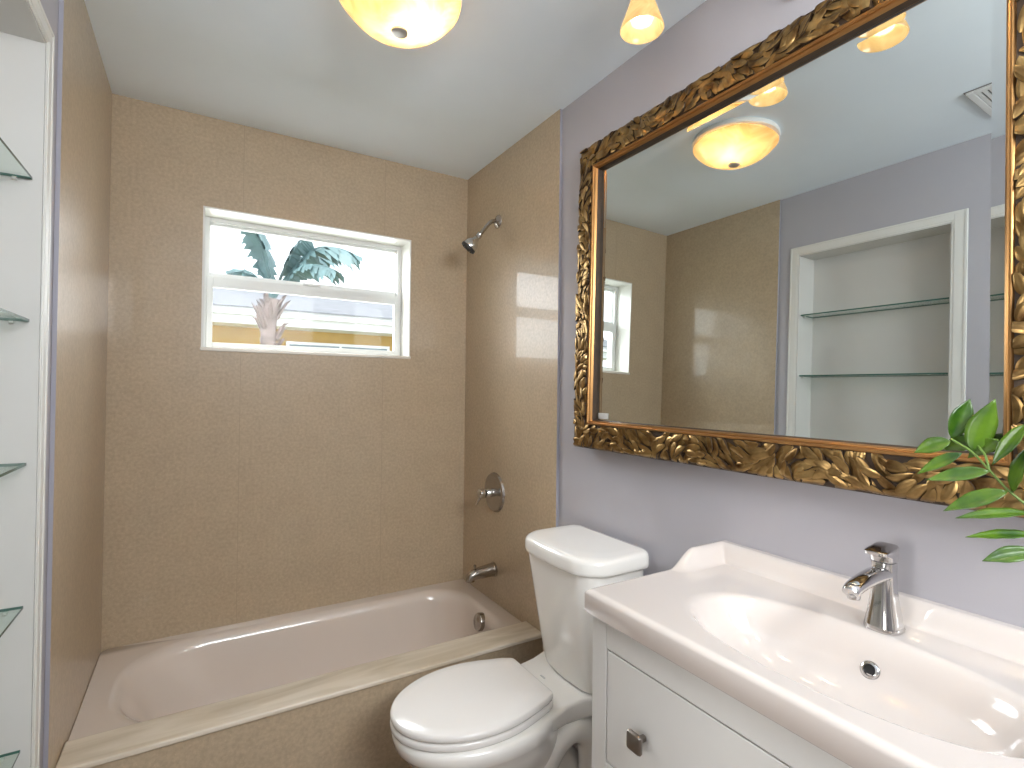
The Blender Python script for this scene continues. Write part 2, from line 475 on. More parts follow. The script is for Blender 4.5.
for (a, b, d) in ((0.0, 0.056, 0.003), (0.010, 0.046, 0.005), (0.045, 0.056, 0.007)):
    x0, x1 = XL, XL+d
    y0, y1 = CY0+0.0, CY1-0.0
    c = 0.78
    box(bm, x0, x1, y0+a*c, y0+b*c, NBOT-0.05, NTOP+b*c)
    box(bm, x0, x1, y1-b, y1-a, NBOT-0.05, NTOP+b*c)
    box(bm, x0, x1, y1-a, y0+a*c, NTOP+a*c, NTOP+b*c)
    box(bm, x0, x1, y1-a, y0+a*c, NBOT-b*c, NBOT-a*c)
o = obj('trim_3', bm, M['white_paint'], bevel=0.0015, kind='structure'); tag(o, 'white moulded casing around the shelf niche', 'trim')
# wall behind the camera; second window and doorway added to bring in fill light
bm = bmesh.new()
box(bm, -0.3, 0.32, YF-0.1, YF, 0, H); box(bm, 1.40, 1.8, YF-0.1, YF, 0, H); box(bm, 0.32, 1.40, YF-0.1, YF, 2.30, H); box(bm, 0.32, 1.40, YF-0.1, YF, 0, 1.76)
o = obj('wall_front', bm, M['paint'], kind='structure'); tag(o, 'lavender grey painted wall with an added window behind the viewer', 'wall')
bm = bmesh.new()
box(bm, 0.32, 0.36, YF-0.08, YF-0.03, 1.76, 2.30); box(bm, 1.36, 1.40, YF-0.08, YF-0.03, 1.76, 2.30); box(bm, 0.36, 1.36, YF-0.08, YF-0.03, 1.76, 1.78); box(bm, 0.36, 1.36, YF-0.08, YF-0.03, 2.27, 2.30)
o = obj('window_added', bm, M['alu'], bevel=0.003, kind='structure'); tag(o, 'white framed window added in the wall behind the viewer', 'window')  # unseen window, added so fill light enters from behind
bm = bmesh.new()
for (a, b) in ((-1.98, -1.92), (-2.86, -2.80)): box(bm, XL, XL+0.014, a, b, 0.005, 2.10)
box(bm, XL, XL+0.014, -2.80, -1.98, 2.04, 2.10)
o = obj('door_added', bm, M['white_paint'], bevel=0.003, kind='structure'); tag(o, 'white casing of an added open doorway beside the niche', 'doorway')  # unseen doorway, added so fill light reaches the vanity front
bm = bmesh.new()
box(bm, -1.6, XB-0.06, -1.75, -1.65, 0, H); box(bm, -1.6, XB-0.06, YF-0.1, YF, 0, H)
box(bm, -1.7, -1.6, -2.05, -1.65, 0, H); box(bm, -1.7, -1.6, YF-0.1, -2.70, 0, H); box(bm, -1.7, -1.6, -2.70, -2.05, 1.75, H); box(bm, -1.7, -1.6, -2.70, -2.05, 0, 0.95)
o = obj('wall_added_hall', bm, M['hallwall'], kind='structure'); tag(o, 'pale walls of the added hall beyond the doorway', 'wall')  # hall added around the opening that holds the side fill lamp
o = obj('ceiling_added_hall', boxbm(-1.7, -0.3, YF-0.1, -1.65, H, H+0.1), M['hallwall'], kind='structure'); tag(o, 'pale ceiling of the added hall beyond the doorway', 'ceiling')
o = obj('floor_added_hall', boxbm(-1.7, -0.3, YF-0.1, -1.65, -0.1, 0.0), M['floor'], kind='structure'); tag(o, 'brown floor of the added hall beyond the doorway', 'floor')
# ------------------------------------------------------------------ window
win = bpy.data.objects.new('window_1', None); COL.objects.link(win); win.location = (WX0, 0.13, WZ0)
win['kind'] = 'structure'; tag(win, 'white single hung window set deep in the beige stone wall', 'window')
WL = (WX0, 0.13, WZ0)
def wpart(name, bm, mat, bevel=0.0015, parent=None):
    o = obj(name, bm, mat, parent or win, bevel=bevel); place(o, WL); return o
bm = bmesh.new()     # reveal lining
q = 0.006
box(bm, WX0, WX0+q, 0.0, 0.2, WZ0, WZ1); box(bm, WX1-q, WX1, 0.0, 0.2, WZ0, WZ1); box(bm, WX0+q, WX1-q, 0.0, 0.2, WZ1-q, WZ1)
wpart('reveal', bm, M['white_paint'], bevel=0)
wpart('sill', boxbm(WX0-0.003, WX1+0.003, -0.006, 0.2, WZ0, WZ0+0.014), M['sill'], 0.003)
x0, x1, z0, z1 = WX0+q, WX1-q, WZ0+0.014, WZ1-q
bm = bmesh.new(); f = 0.020
box(bm, x0, x0+f, 0.13, 0.19, z0, z1); box(bm, x1-f, x1, 0.13, 0.19, z0, z1)
box(bm, x0+f, x1-f, 0.13, 0.19, z1-f, z1); box(bm, x0+f, x1-f, 0.13, 0.19, z0, z0+f)
wpart('outer_frame', bm, M['alu'])
def sash(name, za, zb, ya, yb, side, top, bot):
    bm = bmesh.new(); a, b = x0+0.012, x1-0.012
    box(bm, a, a+side, ya, yb, za, zb); box(bm, b-side, b, ya, yb, za, zb)
    box(bm, a+side, b-side, ya, yb, zb-top, zb); box(bm, a+side, b-side, ya, yb, za, za+bot)
    s = wpart(name, bm, M['alu'])
    wpart('pane', boxbm(a+side, b-side, (ya+yb)/2-0.002, (ya+yb)/2+0.002, za+bot, zb-top), M['pane'], 0, s)
    return s
sash('upper_sash', 1.795, z1-0.012, 0.150, 0.172, 0.012, 0.018, 0.030)
lo = sash('lower_sash', z0+0.004, 1.806, 0.122, 0.146, 0.024, 0.048, 0.028)
bm = bmesh.new()
box(bm, 0.72, 0.80, 0.108, 0.128, 1.806, 1.814); box(bm, x0+0.04, x1-0.04, 0.118, 0.124, z0+0.010, z0+0.022)
wpart('sash_latch', bm, M['alu'], 0.001, lo)

# ------------------------------------------------------------------ bathtub
TUB = (0.762, -0.33, 0.0)
tub = thing('bathtub', TUB, 'cream enamel bathtub set between the beige stone walls', 'bathtub')
ZR = 0.324
def tubring(x0, x1, y0, y1, r, z): return resample(rrect(x0, x1, y0, y1, r, z, 10), 112)
rings = [tubring(TL, TR, -0.70, 0.0, 0.004, 0.02), tubring(TL, TR, -0.70, 0.0, 0.004, ZR-0.004), tubring(TL+0.002, TR-0.002, -0.698, -0.002, 0.006, ZR)]
lip = [(0.0, 0.0), (0.008, -0.001), (0.018, -0.006), (0.028, -0.016), (0.036, -0.034)]
for (d, dz) in lip: rings.append(tubring(0.075+d, 1.452-d, -0.655+d, -0.052-d, [0.17, 0.24, 0.24, 0.17], ZR+dz))
for k in range(1, 9):
    t = k/8
    lx = 0.036+0.18*t**1.1; rx = 0.036+0.06*t**1.6; sy = 0.036+0.065*t**1.5
    rings.append(tubring(0.075+lx, 1.452-rx, -0.655+sy, -0.052-sy, [0.17, 0.22, 0.22, 0.17], ZR-0.034-0.236*sstep(0, 1, t*0.93+0.035) - 0.006*t))
for s in (0.03, 0.09): 
    rings.append(tubring(0.291+s, 1.356-s, -0.554+s, -0.153-s, [0.13]*4, ZR-0.276-(0.004 if s > .05 else 0.0)))
bm = bmesh.new(); loft(bm, rings, True, True)
place(obj('shell', bm, M['tub'], tub, smooth=50), TUB)
bm = bmesh.new()
lathe(bm, [(0.0, 0.012), (0.014, 0.012), (0.018, 0.009), (0.030, 0.008), (0.036, 0.006), (0.039, 0.0), (0.039, -0.02)], (1.402, -0.40, 0.276), (-1, 0, 0.16), 32)
o = place(obj('overflow_plate', bm, M['nickel'], tub, smooth=40), TUB); o['label'] = 'round nickel overflow plate'
bm = bmesh.new()
lathe(bm, [(0.0, 0.006), (0.028, 0.005), (0.034, 0.0), (0.034, -0.01)], (1.20, -0.35, 0.045), (0, 0, 1), 28)
place(obj('drain', bm, M['nickel'], tub, smooth=40), TUB)
# stone ledge capping the front of the tub and the panel below it
bm = bmesh.new()
o = obj('trim_5', boxbm(TL+0.0005, TR-0.0005, -0.757, -0.620, 0.3265, 0.343), M['marble'], bevel=0.005, kind='structure'); tag(o, 'cream marble ledge along the front of the tub', 'ledge')
o = obj('wall_apron', boxbm(TL+0.0005, TR-0.0005, -0.745, -0.703, 0.0, 0.326), M['apron'], kind='structure'); tag(o, 'beige stone panel closing the front of the tub', 'wall')

# ------------------------------------------------------------------ tub fittings on the right wall
YV = -0.335
sh = thing('shower_fixture', (TR, YV, 2.124), 'chrome shower head on a bent arm high on the beige stone wall', 'shower')
L = (TR, YV, 2.124)
bm = bmesh.new()
lathe(bm, [(0.0, 0.016), (0.014, 0.016), (0.020, 0.012), (0.030, 0.006), (0.033, 0.0)], (0, 0, 0), (-1, 0, 0), 32)
obj('flange', bm, M['nickel'], sh, smooth=40)
bm = bmesh.new()
tube(bm, smooth_path([(0, 0, 0), (-0.022, 0, 0.0), (-0.045, 0, -0.012), (-0.085, 0, -0.062), (-0.102, 0, -0.083)], 5), 0.0095, 16)
obj('arm', bm, M['nickel'], sh, smooth=40)
hd = Vector((-0.56, 0.34, -0.76)).normalized(); hp = Vector((-0.098, 0, -0.078))
bm = bmesh.new()
lathe(bm, [(0.0, -0.004), (0.014, -0.004), (0.015, 0.012), (0.011, 0.018), (0.014, 0.024), (0.017, 0.034), (0.026, 0.042), (0.033, 0.054), (0.036, 0.070), (0.0355, 0.076)], hp, hd, 32)
h_ = obj('head', bm, M['chrome'], sh, smooth=40)
bm = bmesh.new()
lathe(bm, [(0.0365, 0.074), (0.0370, 0.078), (0.0365, 0.086), (0.033, 0.088), (0.0, 0.087)], hp, hd, 32)
for k in range(16):
    a = 2*PI*k/16; u_ = Vector((0, 1, 0)); v_ = hd.cross(u_).normalized(); u_ = v_.cross(hd)
    for rr in (0.012, 0.024):
        lathe(bm, [(0.0022, 0.086), (0.0015, 0.091), (0.0, 0.0912)], hp + (u_*math.cos(a)+v_*math.sin(a))*rr, hd, 8)
o = obj('spray_face', bm, M['black'], h_, smooth=40); o['label'] = 'black nozzle face'

vt = thing('shower_valve', (TR, YV, 0.838), 'round nickel shower valve plate with lever on the beige stone wall', 'valve')
bm = bmesh.new()
lathe(bm, [(0.0, 0.012), (0.053, 0.012), (0.070, 0.010), (0.077, 0.013), (0.088, 0.010), (0.094, 0.0)], (0, 0, 0), (-1, 0, 0), 48)
obj('plate', bm, M['nickel'], vt, smooth=35)
bm = bmesh.new()
lathe(bm, [(0.020, 0.010), (0.020, 0.040), (0.017, 0.044), (0.016, 0.050), (0.021, 0.054), (0.024, 0.064), (0.022, 0.082), (0.012, 0.090), (0.0, 0.091)], (0, 0, 0), (-1, 0, 0), 32)
hh = obj('handle', bm, M['chrome'], vt, smooth=40)
bm = bmesh.new()
tube(bm, [(-0.070, 0, -0.004), (-0.078, 0.006, -0.022), (-0.088, 0.014, -0.044), (-0.092, 0.017, -0.052)], [0.010, 0.008, 0.006, 0.004], 14)
obj('lever', bm, M['chrome'], hh, smooth=40)

sp = thing('tub_spout', (TR, YV, 0.474), 'nickel tub spout over the far corner of the bathtub', 'spout')
bm = bmesh.new()
pth = smooth_path([(0, 0, 0.0), (-0.02, 0, 0.0), (-0.06, 0, -0.003), (-0.095, 0, -0.006), (-0.116, 0, -0.012), (-0.125, 0, -0.024), (-0.126, 0, -0.034)], 4)
nrad = len(pth); rad = []
for i in range(nrad):
    t = i/(nrad-1); rad.append(0.033 - 0.011*min(1, t*1.3) + (0 if t < .8 else -0.001))
tube(bm, pth, rad, 24)
obj('body', bm, M['nickel'], sp, smooth=50)
bm = bmesh.new()
tube(bm, [(-0.102, 0, 0.012), (-0.102, 0, 0.026), (-0.102, 0, 0.027), (-0.102, 0, 0.036), (-0.102, 0, 0.038)], [0.003, 0.003, 0.0065, 0.0065, 0.003], 14)
obj('diverter_pin', bm, M['nickel'], sp, smooth=40)
bm = bmesh.new(); lathe(bm, [(0.034, 0.0), (0.034, 0.005), (0.031, 0.007), (0.028, 0.007)], (0, 0, 0), (-1, 0, 0), 32)
obj('escutcheon', bm, M['nickel'], sp, smooth=40)

# ------------------------------------------------------------------ toilet
TY = -1.135
TO = (1.15, TY, 0.0)
toilet = thing('toilet', TO, 'white two piece toilet with closed lid between tub and vanity', 'toilet')
def egg(xf, xb, hw, z, n=72, back=2.0, wide=0.52, flat=None):
    """elongated bowl outline: xf front tip, xb back, widest at wide"""
    xc = xf+(xb-xf)*wide; pts = []
    for i in range(n):
        a = 2*PI*i/n; c, s = math.cos(a), math.sin(a)
        if c < 0: x = xc+(xc-xf)*-abs(c)**1.0; y = hw*math.copysign(abs(s)**0.95, s)
        else:
            p = 2/back
            x = xc+(xb-xc)*abs(c)**p; y = hw*math.copysign(abs(s)**p, s)
        pts.append(Vector((x, TY+y, z)))
    return pts
def grow(ring, d):
    c = sum(ring, Vector())/len(ring); out = []
    for p in ring:
        v = p-c; v.z = 0; l = v.length; out.append(p+v/l*d)
    return out
# bowl, pedestal and tank deck as one casting
bm = bmesh.new()
secs = [(0.0, 0.93, 1.42, 0.105, 3.0), (0.02, 0.925, 1.42, 0.108, 3.0), (0.08, 0.94, 1.41, 0.098, 3.0), (0.16, 0.935, 1.38, 0.098, 2.6), (0.22, 0.895, 1.33, 0.115, 2.4),
        (0.28, 0.835, 1.29, 0.150, 2.3), (0.33, 0.795, 1.27, 0.174, 2.3), (0.355, 0.780, 1.26, 0.181, 2.3), (0.362, 0.772, 1.26, 0.186, 2.3), (0.385, 0.768, 1.26, 0.188, 2.3), (0.396, 0.770, 1.258, 0.186, 2.3), (0.402, 0.780, 1.25, 0.178, 2.3)]
loft(bm, [egg(xf, xb, hw, z, back=bk) for (z, xf, xb, hw, bk) in secs])
deck = []
for (x, hw, zt, zb) in ((1.14, 0.165, 0.401, 0.36), (1.19, 0.150, 0.4025, 0.35), (1.24, 0.136, 0.405, 0.345), (1.30, 0.140, 0.410, 0.345), (1.36, 0.158, 0.414, 0.35), (1.42, 0.172, 0.416, 0.358), (1.485, 0.175, 0.416, 0.36)):
    r = 0.010; ring = []
    for (cy, cz, a0) in ((hw-r, zt-r, 0), (-hw+r, zt-r, 90), (-hw+0.02, zb+0.02, 180), (hw-0.02, zb+0.02, 270)):
        rr = r if a0 < 180 else 0.02
        for i in range(5):
            a = R(a0+90*i/4); ring.append(Vector((x, TY+cy+rr*math.cos(a), cz+rr*math.sin(a))))
    deck.append(ring)
loft(bm, deck)
place(obj('bowl', bm, M['porcelain'], toilet, smooth=50), TO)
for s in (1, -1):
    bm = bmesh.new()
    pth = smooth_path([(1.155, TY+s*0.085, 0.03), (1.165, TY+s*0.088, 0.16), (1.20, TY+s*0.098, 0.265), (1.265, TY+s*0.104, 0.318), (1.335, TY+s*0.104, 0.288), (1.365, TY+s*0.100, 0.20), (1.36, TY+s*0.095, 0.03)], 7)
    tube(bm, pth, [0.044]*len(pth), 18)
    place(obj('trapway', bm, M['porcelain'], toilet, smooth=60), TO)
def slab(name, mk, z0, z1, e, mat, dome=0.0, parent=toilet, smooth=45):
    bm = bmesh.new(); base = mk(0)
    rings = [grow(base, -e), grow(base, -e*0.3), grow(base, 0), grow(base, 0), grow(base, -e*0.3), grow(base, -e)]
    zs = [z0, z0+e*0.3, z0+e, z1-e, z1-e*0.3, z1]
    rs = [[Vector((p.x, p.y, z)) for p in r] for r, z in zip(rings, zs)]
    if dome:
        last = rs[-1]; c = sum(last, Vector())/len(last)
        for k in (0.85, 0.6, 0.3, 0.1): rs.append([Vector((c.x+(p.x-c.x)*k, c.y+(p.y-c.y)*k, z1+dome*(1-k*k))) for p in last])
    loft(bm, rs)
    return place(obj(name, bm, mat, parent, smooth=smooth), TO)
def lid_outline(d):
    xf, xc, xb, hw, hb = 0.762, 1.000, 1.208, 0.172, 0.122
    pts = []
    n = 40
    for i in range(n+1):                     # front arc
        a = R(90+180*i/n); pts.append(Vector((xc+(xc-xf)*math.cos(a), TY+hw*math.sin(a), 0)))
    m = 14
    def side(t): # half width from xc to xb
        return hb+(hw-hb)*math.cos(t*PI/2)**1.15
    for i in range(1, m):
        t = i/m*0.93; pts.append(Vector((xc+(xb-xc)*t, TY-side(t), 0)))
    for i in range(6): 
        a = R(-80+80*i/5); pts.append(Vector((xb-0.022+0.022*math.cos(a), TY-hb+0.020+0.022*math.sin(a), 0)))
    for i in range(6):
        a = R(0+80*i/5); pts.append(Vector((xb-0.022+0.022*math.cos(a), TY+hb-0.020+0.022*math.sin(a), 0)))
    for i in range(m-1, 0, -1):
        t = i/m*0.93; pts.append(Vector((xc+(xb-xc)*t, TY+side(t), 0)))
    return pts
slab('seat', lid_outline, 0.404, 0.4235, 0.005, M['seat'])
slab('seat_lid', lid_outline, 0.4255, 0.446, 0.007, M['seat'], dome=0.006)
bm = bmesh.new()
for (ya, yb) in ((-1.120, -1.113), (-1.110, -1.098)): box(bm, 1.262, 1.267, ya, yb, 0.4062, 0.4082)
M['mark'] = principled('pale_grey_print', (0.5, 0.5, 0.5), 0.4, noise_scale=30, noise_amt=0.05)
o = place(obj('maker_mark', bm, M['mark'], toilet), TO); o['label'] = 'tiny grey printed mark on the deck'
for s in (1, -1):
    bm = bmesh.new()
    loft(bm, [rrect(1.186, 1.222, TY+s*0.075-0.017, TY+s*0.075+0.017, 0.008, z) for z in (0.4045, 0.418)]+[rrect(1.190, 1.218, TY+s*0.075-0.012, TY+s*0.075+0.012, 0.006, 0.423)])
    place(obj('hinge', bm, M['seat'], toilet, smooth=40), TO)
# tank
TT = -1.155
def tank_ring(xf, xb, hw, z, bow, r, grow_=0):
    base = rrect(xf, xb, TT-hw, TT+hw, [0.03, r, r, 0.03], z, 10)
    out = []
    for p in resample(base, 120):
        t = (xb-p.x)/(xb-xf); out.append(Vector((p.x-bow*max(0, t)*(1-((p.y-TT)/hw)**2), p.y, z)))
    return out
bm = bmesh.new()
rs = []
for k in range(9):
    t = k/8
    rs.append(tank_ring(1.326-0.059*t, 1.500, 0.151+0.025*t**0.9, 0.4165+0.372*t, 0.018, 0.055))
first = [Vector((p.x*0.98+1.41*0.02, TT+(p.y-TT)*0.95, 0.4165)) for p in rs[0]]
rs[0] = [Vector((p.x, p.y, 0.4265)) for p in rs[0]]
loft(bm, [first]+rs)
place(obj('tank', bm, M['porcelain'], toilet, smooth=50), TO)
bm = bmesh.new()
def lidr(d, z): return tank_ring(1.258-d, 1.502+d*0.3, 0.194+d, z, 0.020, 0.080)
loft(bm, [lidr(-0.002, 0.789), lidr(0, 0.791), lidr(0.001, 0.80), lidr(0.0, 0.822), lidr(-0.002, 0.8285), lidr(-0.006, 0.8335), lidr(-0.012, 0.8362), lidr(-0.022, 0.8378), lidr(-0.06, 0.8385)])
place(obj('tank_lid', bm, M['porcelain'], toilet, smooth=50), TO)

# ------------------------------------------------------------------ vanity cabinet
VY0, VY1 = -2.439, -1.570          # ends of the washbasin
CX0, CX1, CA, CB = 1.075, 1.515, -2.434, -1.575
VO = (1.30, -2.005, 0.0)
van = thing('vanity_cabinet', VO, 'white vanity cabinet with two drawers under the washbasin', 'cabinet')
bm = bmesh.new(); st = 0.046
ZT, ZB = 0.828, 0.18
box(bm, CX0, CX0+0.02, CB-st, CB, 0.0, ZT); box(bm, CX0, CX0+0.02, CA, CA+st, 0.0, ZT)       # stiles running down into the front legs
box(bm, CX0, CX0+0.02, CA+st, CB-st, 0.766, ZT); box(bm, CX0, CX0+0.02, CA+st, CB-st, 0.500, 0.522); box(bm, CX0, CX0+0.02, CA+st, CB-st, ZB, 0.225)
place(obj('face_frame', bm, M['cabinet'], van, bevel=0.002), VO)
bm = bmesh.new()
box(bm, CX0+0.02, CX1, CB-0.018, CB, ZB, ZT); box(bm, CX0+0.02, CX1, CA, CA+0.018, ZB, ZT)
box(bm, CX0+0.02, CX1, CA+0.018, CB-0.018, ZB, ZB+0.016); box(bm, CX1-0.008, CX1, CA+0.018, CB-0.018, ZB+0.016, ZT)
place(obj('carcass', bm, M['cabinet'], van, bevel=0.001), VO)
for yy in (CB-0.04, CA):
    place(obj('rear_leg', boxbm(CX1-0.045, CX1, yy, yy+0.04, 0.0, ZB-0.0005), M['cabinet'], van, bevel=0.002), VO)
for (za, zb) in ((0.525, 0.763), (0.228, 0.497)):
    bm = boxbm(CX0+0.0005, CX0+0.0195, CA+st+0.003, CB-st-0.003, za, zb)
    dr = place(obj('drawer', bm, M['cabinet'], van, bevel=0.0015), VO)
    bm = boxbm(CX0+0.020, CX1-0.04, CA+st+0.02, CB-st-0.02, za+0.01, zb-0.03)
    place(obj('drawer_box', bm, M['cabinet'], dr), VO)
    zk = 0.638 if za > 0.4 else 0.365
    for yk in (-1.734, -2.275):
        bm = bmesh.new()
        def sq(s, x, r=0.004): return [Vector((x, yk+p.x, zk+p.y)) for p in rrect(-s, s, -s, s, r, 0, 4)]
        loft(bm, [sq(0.006, CX0+0.0005), sq(0.006, CX0-0.010), sq(0.010, CX0-0.014), sq(0.0175, CX0-0.022), sq(0.0182, CX0-0.027), sq(0.0165, CX0-0.031)]+[sq(0.004, CX0-0.0345, 0.002)])
        kn = place(obj('knob', bm, M['knob'], dr, smooth=25), VO); kn['label'] = 'dark bronze square knob'

# ------------------------------------------------------------------ washbasin
BO = (1.30, -2.005, ZT)
sink = thing('washbasin', BO, 'glossy white ceramic washbasin with upstand on the vanity cabinet', 'washbasin')
SX0, SX1 = 1.055, XR-0.001
ZS = 0.883
BCX, BCY, BAX, BAY = 1.245, -2.005, 0.138, 0.268
def basin_e(x, y):
    dx = x-BCX; dx = dx/(BAX if dx < 0 else BAX*1.02); dy = (y-BCY)/BAY
    return (abs(dx)**2.35+abs(dy)**2.1)**(1/2.2)
def sink_z(x, y):
    z = ZS
    e = basin_e(x, y)
    if e < 1.08:
        t = (1.08-e)/1.08
        z -= 0.114*(1-(1-t)**3.0)*sstep(0, 0.24, t)
    dxb = x-SX0; dye = min(y-VY0, VY1-y)
    h = 0.0
    up_ = sstep(1.318, 1.405, x)
    h_end = 0.044*up_*(1-sstep(0.016, 0.050, dye))
    h_back = 0.044*sstep(SX1-0.052, SX1-0.018, x)
    z += max(h_end, h_back)
    ed = min(dxb, dye) if dye < dxb else dxb
    if ed < 0.012:
        k = 1-ed/0.012; z -= 0.012*(1-math.sqrt(max(0, 1-k*k)))
    return z
nx, ny = 124, 216
bm = bmesh.new()
xs = [SX0+(SX1-SX0)*(i/nx) for i in range(nx+1)]; ys = [VY0+(VY1-VY0)*(j/ny) for j in range(ny+1)]
for lst, ends in ((xs, 1), (ys, 2)):
    lst.insert(1, lst[0]+0.0012); lst.insert(1, lst[0]+0.0003)
    if ends == 2: lst.insert(-1, lst[-1]-0.0012); lst.insert(-1, lst[-1]-0.0003)
g = [[bm.verts.new((x, y, sink_z(x, y))) for y in ys] for x in xs]
for i in range(len(xs)-1):
    for j in range(len(ys)-1): bm.faces.new((g[i][j], g[i+1][j], g[i+1][j+1], g[i][j+1]))
edge = [g[i][0] for i in range(len(xs))]+[g[-1][j] for j in range(1, len(ys))]+[g[i][-1] for i in range(len(xs)-2, -1, -1)]+[g[0][j] for j in range(len(ys)-2, 0, -1)]
low = [bm.verts.new((v.co.x, v.co.y, ZT+0.006)) for v in edge]
cx_, cy_ = (SX0+SX1)/2, (VY0+VY1)/2
low2 = [bm.verts.new((cx_+(v.co.x-cx_)*0.975, cy_+(v.co.y-cy_)*0.987, ZT+0.0005)) for v in edge]
n = len(edge)
for a, b in ((edge, low), (low, low2)):
    for i in range(n): bm.faces.new((a[i], a[(i+1) % n], b[(i+1) % n], b[i]))
place(obj('basin', bm, M['sink'], sink, smooth=70), BO)
# overflow ring in the back wall of the bowl
ox = BCX+BAX*0.86; oz = sink_z(ox, -2.008); sl = (sink_z(ox+0.004, -2.008)-sink_z(ox-0.004, -2.008))/0.008
nn = Vector((-sl, 0, 1)).normalized()
bm = bmesh.new()
lathe(bm, [(0.0085, -0.006), (0.0085, 0.002), (0.010, 0.0045), (0.0135, 0.004), (0.0165, 0.0015), (0.0170, -0.004)], (ox, -2.008, oz), nn, 32)
o = place(obj('overflow_ring', bm, M['chrome'], sink, smooth=50), BO); o['label'] = 'chrome overflow ring'
bm = bmesh.new()
lathe(bm, [(0.0, 0.0008), (0.0088, 0.0008)], (ox, -2.008, oz), nn, 24)
place(obj('overflow_hole', bm, M['black'], sink), BO)
bm = bmesh.new()
zdr = sink_z(BCX, BCY)
lathe(bm, [(0.0, 0.004), (0.018, 0.004), (0.021, 0.002), (0.030, 0.0015), (0.032, -0.002)], (BCX, BCY, zdr), (0, 0, 1), 28)
place(obj('drain', bm, M['chrome'], sink, smooth=40), BO)

# ------------------------------------------------------------------ faucet
FY = -2.004; FX = 1.425
FO = (FX, FY, ZS)
fa = thing('faucet', (FX, FY, ZS+0.0005), 'chrome single lever faucet on the washbasin below the mirror', 'faucet')
bm = bmesh.new()
prof = [(0.0, 0.031), (0.004, 0.0315), (0.010, 0.0300), (0.03, 0.0262), (0.055, 0.0222), (0.080, 0.0198), (0.105, 0.0192), (0.122, 0.0200), (0.126, 0.0200)]
loft(bm, [[Vector((p.x*1.0, p.y*0.95, z)) for p in rrect(-r, r, -r, r, r*0.72, z, 8)] for (z, r) in prof])
obj('body', bm, M['chrome'], fa, smooth=40)
bm = bmesh.new()
pth = smooth_path([(-0.004, 0, 0.105), (-0.03, 0, 0.1055), (-0.06, 0, 0.104), (-0.09, 0, 0.1005), (-0.113, 0, 0.0955), (-0.124, 0, 0.089)], 5)
tube(bm, pth, [0.0185-0.0045*i/(len(pth)-1) for i in range(len(pth))], 22, squash=[0.82]*len(pth))
spb = obj('spout', bm, M['chrome'], fa, smooth=50)
bm = bmesh.new()
lathe(bm, [(0.0, 0.0), (0.0095, 0.0), (0.0105, 0.003), (0.0105, 0.016)], (-0.1135, 0, 0.077), (0.10, 0, 1), 20)
obj('aerator', bm, M['chrome'], spb, smooth=40)
bm = bmesh.new()      # lever block: slanted top with a lip reaching forward
rs = []
for (dz, x0_, x1_, hw, r) in ((0.1275, -0.020, 0.0195, 0.0195, 0.012), (0.136, -0.021, 0.020, 0.0200, 0.011), (0.143, -0.040, 0.020, 0.0200, 0.010), (0.148, -0.041, 0.020, 0.0195, 0.010)):
    rs.append([Vector((p.x, p.y, dz+0.007*max(0, (p.x+0.041)/0.061)*(1 if dz > 0.14 else 0.25))) for p in rrect(x0_, x1_, -hw, hw, r, 0, 7)])
rs.append([Vector((p.x*0.93, p.y*0.9, p.z+0.002)) for p in rs[-1]])
loft(bm, rs)
obj('lever', bm, M['chrome'], fa, smooth=32)

# ------------------------------------------------------------------ gilt mirror
MZ = (1.122+2.203)/2
MO = (W-0.020, -1.621, MZ)
mir = thing('mirror', MO, 'large mirror in a carved gilt leaf frame on the lavender wall', 'mirror')
mir.rotation_euler = (0, R(1.0), 0)
HY, HZ = 0.637, (2.203-1.122)/2       # half outer size
FWD = 0.086                            # width of the carved band
def rect_ring(r, d):
    return [Vector((-d, sy*(HY-r), sz*(HZ-r))) for (sy, sz) in ((1, 1), (-1, 1), (-1, -1), (1, -1))]
def densify(ring, k=1): return ring
bm = bmesh.new()
prof = [(0.0, -0.006), (0.0, 0.012), (0.004, 0.019), (0.03, 0.0235), (0.07, 0.0275), (FWD, 0.0275), (FWD, -0.006)]
loft(bm, [rect_ring(r, d) for (r, d) in prof], False, False, 0)
def base_d(r): 
    for (a, b) in zip(prof[1:5], prof[2:6]):
        if r <= b[0]: return a[1]+(b[1]-a[1])*(r-a[0])/max(1e-6, b[0]-a[0])
    return 0.0275
def to_r(y, z): return min(HY-abs(y), HZ-abs(z))
def clampband(y, z):
    y = max(-HY+0.0015, min(HY-0.0015, y)); z = max(-HZ+0.0015, min(HZ-0.0015, z))
    r = to_r(y, z)
    if r > FWD-0.002:
        iy, iz = HY-FWD+0.002, HZ-FWD+0.002
        if HY-abs(y) < HZ-abs(z): y = math.copysign(iy, y)
        else: z = math.copysign(iz, z)
    return y, z
